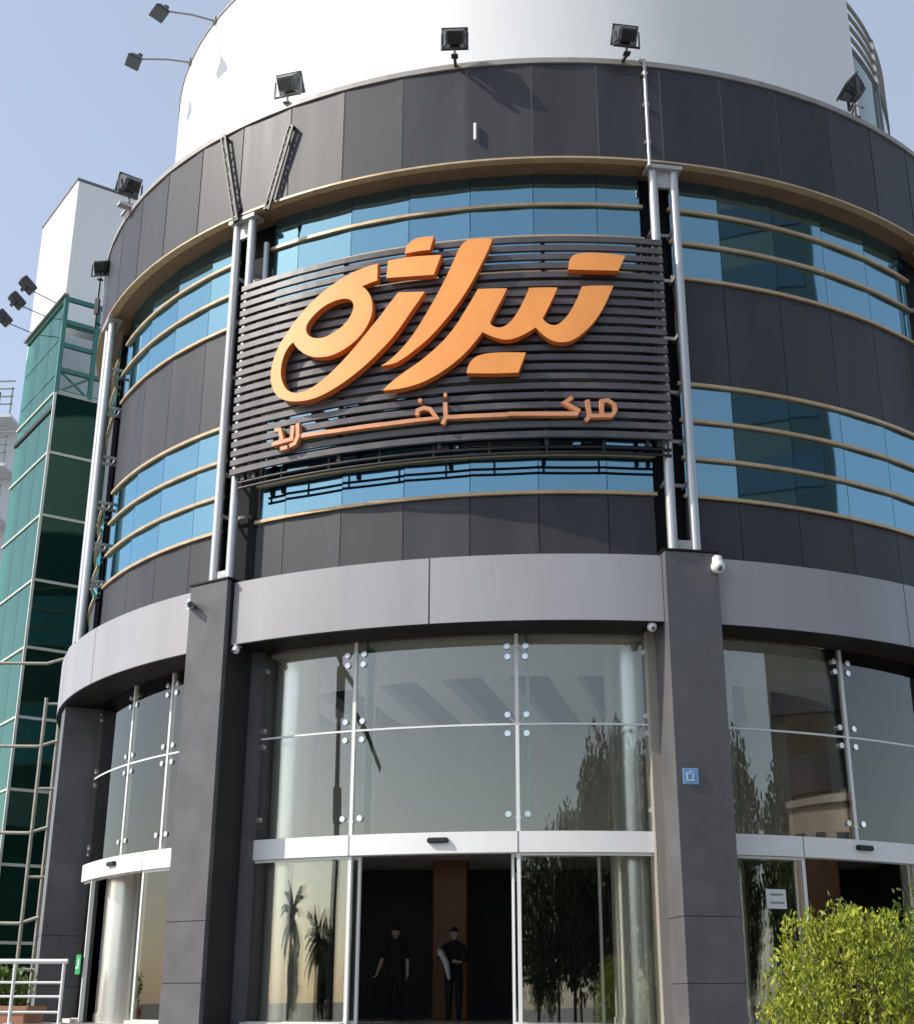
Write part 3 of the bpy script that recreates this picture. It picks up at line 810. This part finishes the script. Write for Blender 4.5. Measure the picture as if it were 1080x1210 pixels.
# ------------------------------------------------------------------ people in the dark doorway
def skin_body(name, joints, edges, m, parent, sub=2):
    me = bpy.data.meshes.new(name)
    me.from_pydata([j[0] for j in joints], edges, [])
    o = bpy.data.objects.new(name, me); COL.objects.link(o)
    sk = o.modifiers.new('skin', 'SKIN'); sk.use_smooth_shade = True
    for i, j in enumerate(joints):
        sv = me.skin_vertices[0].data[i]
        r = j[1]; sv.radius = r if isinstance(r, tuple) else (r, r)
    me.skin_vertices[0].data[0].use_root = True
    ss = o.modifiers.new('sub', 'SUBSURF'); ss.levels = sub; ss.render_levels = sub
    dg = bpy.context.evaluated_depsgraph_get()
    nm = bpy.data.meshes.new_from_object(o.evaluated_get(dg))
    o.modifiers.clear()
    o.data = nm; nm.materials.clear(); nm.materials.append(MAT[m])
    nm.polygons.foreach_set('use_smooth', [True] * len(nm.polygons))
    o.parent = parent
    return o
def hand(J, E, wrist, dirv, side, r=0.0095, curl=0.5):
    """adds palm + five fingers to a joint list, starting from joint index wrist"""
    w = Vector(J[wrist][0]); d = Vector(dirv).normalized(); s = Vector(side).normalized(); n = d.cross(s)
    J.append((tuple(w + d * 0.05), (0.030, 0.016))); palm = len(J) - 1; E.append((wrist, palm))
    J.append((tuple(w + d * 0.085), (0.034, 0.015))); pal2 = len(J) - 1; E.append((palm, pal2))
    for k, (off, ln) in enumerate(((-.030, .065), (-.010, .078), (.010, .074), (.028, .058))):
        a = w + d * 0.105 + s * off
        J.append((tuple(a), r)); i = len(J) - 1; E.append((pal2, i))
        b = a + (d * 0.8 + n * curl).normalized() * ln * 0.5; J.append((tuple(b), r * .95)); E.append((i, i + 1))
        c = b + (d * 0.4 + n * curl * 1.6).normalized() * ln * 0.5; J.append((tuple(c), r * .8)); E.append((i + 1, i + 2))
    a = w + d * 0.045 - s * 0.042; J.append((tuple(a), r * 1.15)); i = len(J) - 1; E.append((palm, i))
    J.append((tuple(a + d * 0.035 - s * 0.015 + n * 0.01), r)); E.append((i, i + 1))
def head(parent, c, s=1.0, yaw=0.0):
    bm = NB()
    bmesh.ops.create_uvsphere(bm, u_segments=20, v_segments=14, radius=1.0)
    for v in bm.verts:
        x, y, z = v.co
        k = 1.0 if z > -0.1 else 1.0 - 0.32 * min(1, (-0.1 - z) / 0.9)
        v.co = Vector((x * 0.076 * k, y * 0.096 * (k * .5 + .5), z * 0.122))
        if y < -0.9 and -0.45 < z < 0.1: v.co.y -= 0.018
    for sx in (-1, 1):
        bmesh.ops.create_uvsphere(bm, u_segments=8, v_segments=6, radius=0.022, matrix=Matrix.Translation((sx * 0.078, 0.01, -0.005)) @ Matrix.Diagonal((.4, .8, 1.3, 1)))
    M = Matrix.Translation(c) @ Matrix.Rotation(yaw, 4, 'Z') @ Matrix.Scale(s, 4)
    bm.transform(M); h = obj('head', bm, 'skin', parent, True)
    bm = NB(); bmesh.ops.create_uvsphere(bm, u_segments=20, v_segments=12, radius=1.0)
    bmesh.ops.delete(bm, geom=[v for v in bm.verts if v.co.z < 0.12 and v.co.y < 0.25 or v.co.z < -0.5], context='VERTS')
    for v in bm.verts: v.co = Vector((v.co.x * 0.084, v.co.y * 0.104 + 0.006, v.co.z * 0.128 + 0.006))
    bm.transform(M); obj('hair', bm, 'hair', h, True)
    bm = NB()
    for sx in (-1, 1): bmesh.ops.create_uvsphere(bm, u_segments=8, v_segments=6, radius=0.011, matrix=Matrix.Translation((sx * 0.03, -0.088, 0.012)))
    box(bm, (0, -0.093, -0.06), (0.045, 0.008, 0.008))
    bm.transform(M); obj('face_marks', bm, 'hair', h, True)

P1 = thing('person', 'person in black with bare forearms standing inside the dark middle doorway', 'person', (-2.93, 0.6, 1.2))
J = [((0, 0, .95), (.15, .10)), ((0, 0, 1.12), (.14, .095)), ((0, 0, 1.32), (.17, .105)), ((0, .01, 1.44), (.10, .075)), ((0, .0, 1.52), .05),
     ((.19, .01, 1.40), .06), ((.235, .02, 1.14), .047), ((-.19, .01, 1.40), .06), ((-.25, .0, 1.15), .047),
     ((.09, 0, .88), .095), ((.10, -.01, .50), .065), ((.11, .03, .09), .045), ((.12, -.12, .04), .04),
     ((-.09, 0, .88), .095), ((-.11, -.01, .50), .065), ((-.13, .03, .09), .045), ((-.15, -.12, .04), .04)]
E = [(0, 1), (1, 2), (2, 3), (3, 4), (3, 5), (5, 6), (3, 7), (7, 8), (0, 9), (9, 10), (10, 11), (11, 12), (0, 13), (13, 14), (14, 15), (15, 16)]
skin_body('body', J, E, 'cloth_black', P1)
for a, b, s in (((.235, .02, 1.15), (.245, -.04, .90), 1), ((-.25, .0, 1.16), (-.33, -.06, .92), -1)):
    J = [(a, .040), (tuple(Vector(a).lerp(Vector(b), .5)), .038), (b, .027)]; E = [(0, 1), (1, 2)]
    hand(J, E, 2, Vector(b) - Vector(a), (0, -1, 0))
    skin_body('forearm', J, E, 'skin', P1, 1)
head(P1, (0, -.02, 1.63))
P2 = thing('person', 'person in dark clothes holding a pale cloth in front of the brown pillar', 'person', (-1.78, 0.7, 1.2))
J = [((0, 0, .93), (.16, .12)), ((0, 0, 1.10), (.15, .11)), ((0, 0, 1.30), (.18, .115)), ((0, .01, 1.42), (.10, .08)), ((0, .0, 1.50), .05),
     ((.19, .01, 1.37), .062), ((.24, -.02, 1.12), .05), ((.14, -.20, 1.08), .038), ((-.19, .01, 1.37), .062), ((-.28, -.10, 1.16), .05), ((-.30, -.26, 1.22), .038),
     ((.09, 0, .86), .11), ((.10, -.01, .48), .085), ((.10, .03, .09), .06), ((.11, -.12, .04), .04),
     ((-.09, 0, .86), .11), ((-.10, -.01, .48), .085), ((-.10, .03, .09), .06), ((-.11, -.12, .04), .04)]
E = [(0, 1), (1, 2), (2, 3), (3, 4), (3, 5), (5, 6), (6, 7), (3, 8), (8, 9), (9, 10), (0, 11), (11, 12), (12, 13), (13, 14), (0, 15), (15, 16), (16, 17), (17, 18)]
skin_body('body', J, E, 'cloth_black', P2)
for w, dv, sd in (((.14, -.20, 1.08), (-1, -.4, .1), (0, 0, 1)), ((-.30, -.26, 1.22), (.3, -.6, .5), (0, 0, 1))):
    J = [(tuple(Vector(w) - Vector(dv).normalized() * .04), .03), (w, .026)]; E = [(0, 1)]
    hand(J, E, 1, dv, sd); skin_body('hand', J, E, 'skin', P2, 1)
head(P2, (0.0, -.03, 1.61), yaw=-0.4)
cl = thing('cloth_bundle', 'pale grey cloth bundle held by the person before the brown pillar', 'cloth', (-1.95, 0.42, 2.32))
J = [((-.12, 0, .22), (.08, .05)), ((-.06, -.02, .10), (.09, .06)), ((.04, 0, -.06), (.10, .06)), ((.07, .0, -.24), (.07, .04)), ((.10, 0, -.38), (.05, .03))]
skin_body('fabric', J, [(0, 1), (1, 2), (2, 3), (3, 4)], 'cloth_grey', cl)

# ------------------------------------------------------------------ green glass building and neighbours on the left
GX, GY = -13.71, 6.94
A = math.atan2(0.6158, 0.7879)
GB = thing('glass_building', 'dark green glass building with pale frames and an open teal frame on top', 'building', (GX, GY, 0), A)
# local: +x along right face, +y along left face direction (-.6158,.7879)
TOP = 21.0
lv = [TOP - 3.05] + [17.98 - 1.885 * k for k in range(10)]
bm = NB()
zs = lv + [0.0]
for a, b in zip(zs, zs[1:]):
    for k in range(4): box(bm, (1.02 + 2.0 * k, 0.06, (a + b) / 2), (1.96, 0.03, a - b - 0.06))
obj('right_glazing', bm, 'green_glass', GB)
bm = NB()
zs2 = [TOP, TOP - 1.25, TOP - 2.4] + lv[1:] + [0.0]
for a, b in zip(zs2, zs2[1:]):
    for k in range(3): box(bm, (0.06, 0.66 + 1.17 * k, (a + b) / 2), (0.03, 1.15, a - b - 0.04))
obj('left_glazing', bm, 'green_clear', GB)
bm = NB()
for z in lv: box(bm, (4.0, 0.045, z), (8.0, 0.075, 0.075)); 
box(bm, (0.03, 0.035, 9.0), (0.07, 0.07, 18))
for z in zs2[3:]: box(bm, (0.045, 1.85, z), (0.075, 3.55, 0.06))
obj('frame', bm, 'pale_frame', GB)
bm = NB()
for z in (TOP, TOP - .75, TOP - 1.5, TOP - 2.3, TOP - 3.0): box(bm, (4.0, 0.06, z), (8.0, 0.10, 0.13))
for k in range(9): box(bm, (0.05 + k * 0.98, 0.05, TOP - 1.5), (0.12, 0.12, 3.1))
for z in (TOP,): box(bm, (0.05, 1.85, z), (0.09, 3.6, 0.10))
bar(bm, (0.1, 0.06, TOP - 3.0), (1.0, 0.06, TOP - 2.35), 0.06); bar(bm, (1.0, 0.06, TOP - 3.0), (0.1, 0.06, TOP - 2.35), 0.05)
for z in (TOP - .02,): 
    for y in (1.6, 3.55): box(bm, (4.0, y, z), (8.0, 0.10, 0.12))
obj('top_frame', bm, 'teal_frame', GB)
bm = NB(); box(bm, (4.2, 2.0, 8.7), (7.6, 3.3, 17.4)); box(bm, (4.0, 1.9, 17.5), (8.0, 3.5, 0.12)); obj('core', bm, 'core_dark', GB)
bm = NB(); box(bm, (4.05, 3.66, TOP - 1.55), (7.9, 0.04, 2.9)); box(bm, (8.02, 1.9, TOP - 1.55), (0.04, 3.4, 2.9)); obj('back_glazing', bm, 'green_clear', GB)
bm = NB(); box(bm, (0.0, 1.85, TOP + 0.09), (0.16, 3.8, 0.06)); obj('eave', bm, 'lamp_grey', GB)

WB = thing('rooftop_block', 'tall plain white clad block standing above the green glass building', 'building', (-14.56, 8.93, 0), A)
bm = NB(); box(bm, (5.0, 1.76, 23.9), (10.0, 3.5, 5.1)); bevel(bm, 0.03); obj('cladding', bm, 'white_cladding', WB)
bm = NB(); box(bm, (5.0, 1.76, 11.0), (9.6, 3.2, 20.0)); obj('base', bm, 'pale_wall', WB)
bm = NB(); box(bm, (5.0, 1.76, 26.49), (10.06, 3.56, 0.06)); obj('coping', bm, 'lamp_grey', WB)
for i, (ly, dz, lab) in enumerate(((0.7, 0, 'highest of three'), (1.7, -.25, 'middle of three'), (3.0, -.3, 'lowest of three'))):
    r = thing('roof_lamp', 'small dark lamp on an arm from the green glass roof, ' + lab, 'flood lamp', (GX + ly * -0.6158, GY + ly * 0.7879, TOP + .1), A, 'lamps on the green glass roof')
    bm = NB(); tube(bm, [(0, 0, 0), (-0.9, -0.1, 0.15 + dz * .2)], 0.018, 8); obj('arm', bm, 'lamp_grey', r)
    M = Matrix.Translation((-0.98, -0.1, 0.27 + dz * .2)) @ Matrix.Rotation(RAD(40), 4, 'Y')
    bm = NB(); box(bm, (0, 0, 0), (0.50, 0.36, 0.24), M); bevel(bm, 0.03); box(bm, (0, 0, -.16), (.10, .3, .1), M); h = obj('housing', bm, 'lamp_housing', r)
    bm = NB(); box(bm, (0, 0, 0.124), (0.40, 0.28, 0.012), M); obj('lens', bm, 'lamp_lens', h)

PB = thing('apartment_block', 'distant pale block with stacked balcony railings at the left picture edge', 'building', (-27.5, 33.0, 0))
bm = NB(); box(bm, (-2.2, 4, 14.5), (7.4, 7, 29.0)); obj('wall', bm, 'pale_wall', PB)
for k in range(7):
    z = 30.2 - k * 2.6
    bm = NB(); box(bm, (-1.0, -0.4, z - 1.5), (5.4, 1.7, 0.14)); sl = obj('balcony', bm, 'pale_wall', PB)
    bm = NB()
    for q in range(4): box(bm, (-1.0, -1.2, z + 1.0 - 0.42 * q - .6), (5.4, 0.06, 0.06))
    for q in range(7): box(bm, (-3.6 + .87 * q, -1.2, z - .7), (0.06, 0.06, 1.5))
    obj('railing', bm, 'lamp_grey', sl)
    bm = NB(); box(bm, (-1.0, 0.46, z - 0.2), (2.6, 0.06, 1.6)); obj('window', bm, 'window_dark', PB)

r = thing('pipe_frame', 'tall ladder frame of weathered steel pipes in front of the green glass building', 'scaffold', (-11.35, 3.2, 0), 0.1)
for x, y, h in ((-0.17, 0, 8.2), (0.17, 0.02, 8.6)):
    bm = NB(); tube(bm, [(x, y, 0), (x, y, h)], 0.042, 8); obj('upright', bm, 'rust_pipe', r, True)
bm = NB()
for k in range(9):
    z = 1.2 + k * 0.98
    if k % 2 == 0: tube(bm, [(-1.7, .1, z), (-.25, 0, z - .02), (.2, 0, z + .12)], 0.038, 8)
    else: tube(bm, [(-.2, 0, z), (.45, 0, z)], 0.032, 8)
obj('rung', bm, 'rust_pipe', r, True)

# railing and planter at the lower left
r = thing('hand_railing', 'pale steel handrail with three bars beside the left entrance', 'railing', (-6.92, -7.06, 1.2))
bm = NB(); tube(bm, [(-2.4, 0, .86), (0.05, 0, .86)], 0.034, 12); obj('top_rail', bm, 'mullion_white', r, True)
for z in (.57, .38, .17):
    bm = NB(); tube(bm, [(-2.4, 0, z), (0, 0, z)], 0.019, 10); obj('bar', bm, 'mullion_white', r, True)
for x in (0, -0.72, -1.5, -2.3):
    bm = NB(); tube(bm, [(x, 0, 0), (x, 0, .84)], 0.026, 10); box(bm, (x, 0, 0.012), (0.12, 0.12, 0.02)); obj('post', bm, 'mullion_white', r, True)
r = thing('planter', 'terracotta coloured planter box behind the handrail', 'planter', (-8.6, -5.5, 0.0))
bm = NB(); box(bm, (0, 0, .70), (1.5, .8, 1.4)); bevel(bm, 0.02); obj('tub', bm, 'terracotta', r)
bm = NB(); box(bm, (0, 0, 1.42), (1.56, .86, .06)); obj('lip', bm, 'terracotta', r)

# ------------------------------------------------------------------ plants
def leaf_clump(bm, p, n, spread, size, up=0.3, narrow=0.45):
    for _ in range(n):
        c = p + Vector((random.gauss(0, spread), random.gauss(0, spread), random.gauss(0, spread)))
        d = Vector((random.gauss(0, 1), random.gauss(0, 1), random.gauss(0, 1) + up * 3)).normalized()
        s = d.cross(Vector((random.gauss(0, 1), random.gauss(0, 1), random.gauss(0, 1)))).normalized()
        l = size * random.uniform(.6, 1.3); w = l * narrow
        n_ = d.cross(s)
        a = c; b = c + d * l * .5 + s * w * .5 + n_ * l * .06; e = c + d * l; f = c + d * l * .5 - s * w * .5 + n_ * l * .06
        bm.faces.new([bm.verts.new(v) for v in (a, b, e, f)])
def blob_points(rx, ry, rz, n, lump=6, fill=0.55, flat=False):
    ls = [(Vector((random.gauss(0, 1), random.gauss(0, 1), random.gauss(0, 1))).normalized(), random.uniform(.72, 1.18)) for _ in range(lump)]
    out = []
    while len(out) < n:
        d = Vector((random.gauss(0, 1), random.gauss(0, 1), random.gauss(0, 1))).normalized()
        k = sum(max(0, d.dot(l)) ** 6 * (w - .85) for l, w in ls) + .88
        r = k * (1 - (random.random() ** 1.6) * fill)
        out.append(Vector((d.x * rx * r, d.y * ry * r, d.z * rz * r)))
    return out

b = thing('bush', 'bright yellow green bush of small upright leaves in front of the right entrance', 'bush', (2.62, -14.95, 0))
bm = NB()
for k in range(16):
    a = k * 2 * pi / 16; r = random.uniform(.15, .6)
    tube(bm, [(0.06 * cos(a), .06 * sin(a), 0), (r * .5 * cos(a), r * .5 * sin(a), .75), (r * cos(a + .2), r * sin(a + .2), 1.7)], 0.02, 6, 0.005)
obj('stem', bm, 'bark', b)
bm = NB()
for p in blob_points(.74, .72, .92, 1700, 18, .5):
    q = p + Vector((0, 0, 1.28))
    s = 0.72 + 0.28 * min(1, max(0, (q.z - .4) / 1.3)); q.x *= s; q.y *= s
    leaf_clump(bm, q, 8, .035, random.uniform(.035, .068), .55, .42)
for _ in range(330):     # upright sprigs that break the outline
    a = random.uniform(0, 2 * pi); e = random.uniform(-.3, 1.5)
    k0 = random.uniform(.86, 1.04)
    q = Vector((.70 * k0 * cos(a) * cos(e), .68 * k0 * sin(a) * cos(e), 1.28 + .86 * k0 * sin(e)))
    d = Vector((cos(a) * .4 * cos(e), sin(a) * .4 * cos(e), 1)).normalized()
    for k in range(random.randint(3, 6)): leaf_clump(bm, q + d * .034 * k, 3, .010, .046, .7, .4)
obj('foliage', bm, 'leaf_lime', b)
bm = NB()
for _ in range(26):
    a = random.uniform(0, 2 * pi); e = random.uniform(-.2, 1.3)
    q = Vector((.66 * cos(a) * cos(e), .64 * sin(a) * cos(e), 1.28 + .8 * sin(e)))
    tube(bm, [q * .8 + Vector((0, 0, .2)), q + Vector((cos(a) * .06, sin(a) * .06, random.uniform(.05, .16)))], .006, 5, .002)
obj('twigs', bm, 'bark', b)
b = thing('bush', 'darker green shrub rising behind the right side of the yellow green bush', 'bush', (3.62, -13.5, 0))
bm = NB()
for k in range(7):
    a = k * 2 * pi / 7
    tube(bm, [(0.05 * cos(a), .05 * sin(a), 0), (.25 * cos(a), .25 * sin(a), 1.0), (.35 * cos(a), .35 * sin(a), 2.2)], 0.025, 6, 0.008)
obj('stem', bm, 'bark', b)
bm = NB()
for p in blob_points(.60, .6, 1.25, 520, 9, .6): leaf_clump(bm, p + Vector((0, 0, 1.40)), 6, .07, .09, .2, .4)
obj('foliage', bm, 'leaf_mid', b)
b = thing('bush', 'low green plants behind the handrail at the lower left', 'bush', (-8.6, -5.5, 1.42))
bm = NB()
for p in blob_points(.75, .4, .35, 260, 7, .6): leaf_clump(bm, p + Vector((0, 0, .25)), 6, .05, .10, .5, .4)
obj('foliage', bm, 'leaf_mid', b)

# ------------------------------------------------------------------ the street behind the camera, seen mirrored in the glass
def tree(x, y, h, w, m, label, group):
    t = thing('street_tree', label, 'tree', (x, y, 0), 0, group)
    bm = NB(); tube(bm, [(0, 0, 0), (random.uniform(-.2, .2), 0, h * .35), (random.uniform(-.3, .3), random.uniform(-.3, .3), h * .8)], .05 * w + .08, 8, .04)
    for k in range(5):
        a = random.uniform(0, 2 * pi); z = h * random.uniform(.3, .6)
        tube(bm, [(0, 0, z), (w * .3 * cos(a), w * .3 * sin(a), z + h * .2)], .06, 6, .02)
    obj('trunk', bm, 'bark', t)
    bm = NB()
    for p in blob_points(w * .5, w * .5, h * .42, 620, 9, .65): leaf_clump(bm, p + Vector((0, 0, h * .56)), 6, .05 * w, .085 * w, .1, .6)
    obj('crown', bm, m, t)
    return t
TG = 'street trees opposite the building'
spots = [(-4.5, -55, 8.5), (-1.2, -52, 9), (2.2, -51, 9.5), (5, -52, 10), (8.5, -53, 10.5), (12, -50, 11),(7.5, -63, 11), (11.5, -60, 15), (16, -58, 16), (20.5, -55, 14), (25, -52, 15), (30, -48, 13), (34, -41, 14), (37, -34, 12), (31, -27, 9), (26, -33, 8)]
for i, (x, y, h) in enumerate(spots):
    tree(x, y, h, h * .56, 'leaf_dark', 'dark leafy street tree across the road, mirrored in the right hand glass', TG)
for i, (x, y, h) in enumerate([(-2, -95, 7), (-8, -90, 5), (-14, -85, 6), (-22, -75, 5), (-30, -66, 6), (-38, -57, 5), (-46, -47, 6), (2, -97, 6), (-33, -55, 5), (-41, -50, 5), (-50, -40, 5), (-53, -32, 5), (-44, -44, 4.5), (-36, -49, 4.5)]):
    tree(x, y, h, h * .6, 'leaf_dark', 'low street tree far across the road, mirrored in the middle and left glass', 'far trees across the road')
def palm(x, y, h, label):
    t = thing('palm_tree', label, 'tree', (x, y, 0), 0, 'palms across the road')
    bm = NB(); tube(bm, [(0, 0, 0), (.1, 0, h * .5), (.05, .1, h)], .26, 10, .17); obj('trunk', bm, 'bark', t)
    bm = NB()
    for k in range(34):
        a = random.uniform(0, 2 * pi); e = random.uniform(-.5, 1.3); L = 1.7
        p = Vector((.05, .1, h)); d = Vector((cos(a) * cos(e), sin(a) * cos(e), sin(e)))
        prev = p
        for q in range(7):
            d = (d + Vector((0, 0, -.17))).normalized(); nx = prev + d * L / 7
            s = d.cross(Vector((0, 0, 1))).normalized() * (.34 * (1 - q / 8))
            dn = Vector((0, 0, -.12))
            bm.faces.new([bm.verts.new(v) for v in (prev, nx, nx + s + dn, prev + s * 1.05 + dn)])
            bm.faces.new([bm.verts.new(v) for v in (prev, prev - s * 1.05 + dn, nx - s + dn, nx)])
            prev = nx
    obj('fronds', bm, 'leaf_dark', t)
palm(-22.5, -24.5, 3.3, 'short palm tree across the road, mirrored in the left middle window'); palm(-27.5, -24.0, 4.3, 'taller palm tree across the road, mirrored in the left middle window')
r = thing('lamp_mast', 'tall dark mast with a long slanting boom across the road, mirrored in the glass', 'street lamp', (-35.6, -39.3, 0), -0.81)
bm = NB(); tube(bm, [(0, 0, 0), (0, 0, 9), (0, 0, 17.5)], .62, 10, .40); obj('pole', bm, 'black_metal', r, True)
bm = NB()
for o in (-.28, .28):
    bar(bm, (-6.5, o, 20.5), (9.0, o, 12.2), .22)
for k in range(9):
    a = Vector((-6.5, -.28, 20.5)).lerp(Vector((9.0, -.28, 12.2)), k / 9); c = Vector((-6.5, .28, 20.5)).lerp(Vector((9.0, .28, 12.2)), (k + 1) / 9); bar(bm, a, c, .12)
obj('boom', bm, 'black_metal', r)
bm = NB(); box(bm, (0, 0, 15.6), (1.6, 1.4, 2.2)); box(bm, (3.6, 0, 14.4), (1.3, .8, 1.0)); box(bm, (0, 0, 10.3), (1.5, 1.2, 1.6)); obj('lamp_head', bm, 'black_metal', r)
t = thing('office_tower', 'tall dark glass tower across the street, mirrored in the right hand window bands', 'building', (45, -30, 0), RAD(64))
bm = NB(); box(bm, (0, 0, 42), (14, 12, 84)); obj('wall', bm, 'tower_wall', t)
bm = NB()
for k in range(23): box(bm, (0, 6.02, 4 + k * 3.5), (13.0, .08, 1.7)); box(bm, (0, -6.02, 4 + k * 3.5), (13.0, .08, 1.7))
obj('window_strip', bm, 'window_dark', t)
t = thing('low_building', 'pale low building across the road, mirrored in the right entrance glass', 'building', (33, -22, 0), RAD(70))
bm = NB(); box(bm, (0, 0, 4.0), (9, 8, 8)); obj('wall', bm, 'jamb_stone', t)
bm = NB(); box(bm, (0, 0, 8.1), (9.4, 8.4, .25)); obj('roof', bm, 'roof_grey', t)
bm = NB()
for k in range(3):
    for x in (-3, 0, 3): box(bm, (x, 4.02, 1.5 + 2.4 * k), (1.5, .08, 1.4)); box(bm, (x, -4.02, 1.5 + 2.4 * k), (1.5, .08, 1.4))
obj('window', bm, 'window_dark', t)
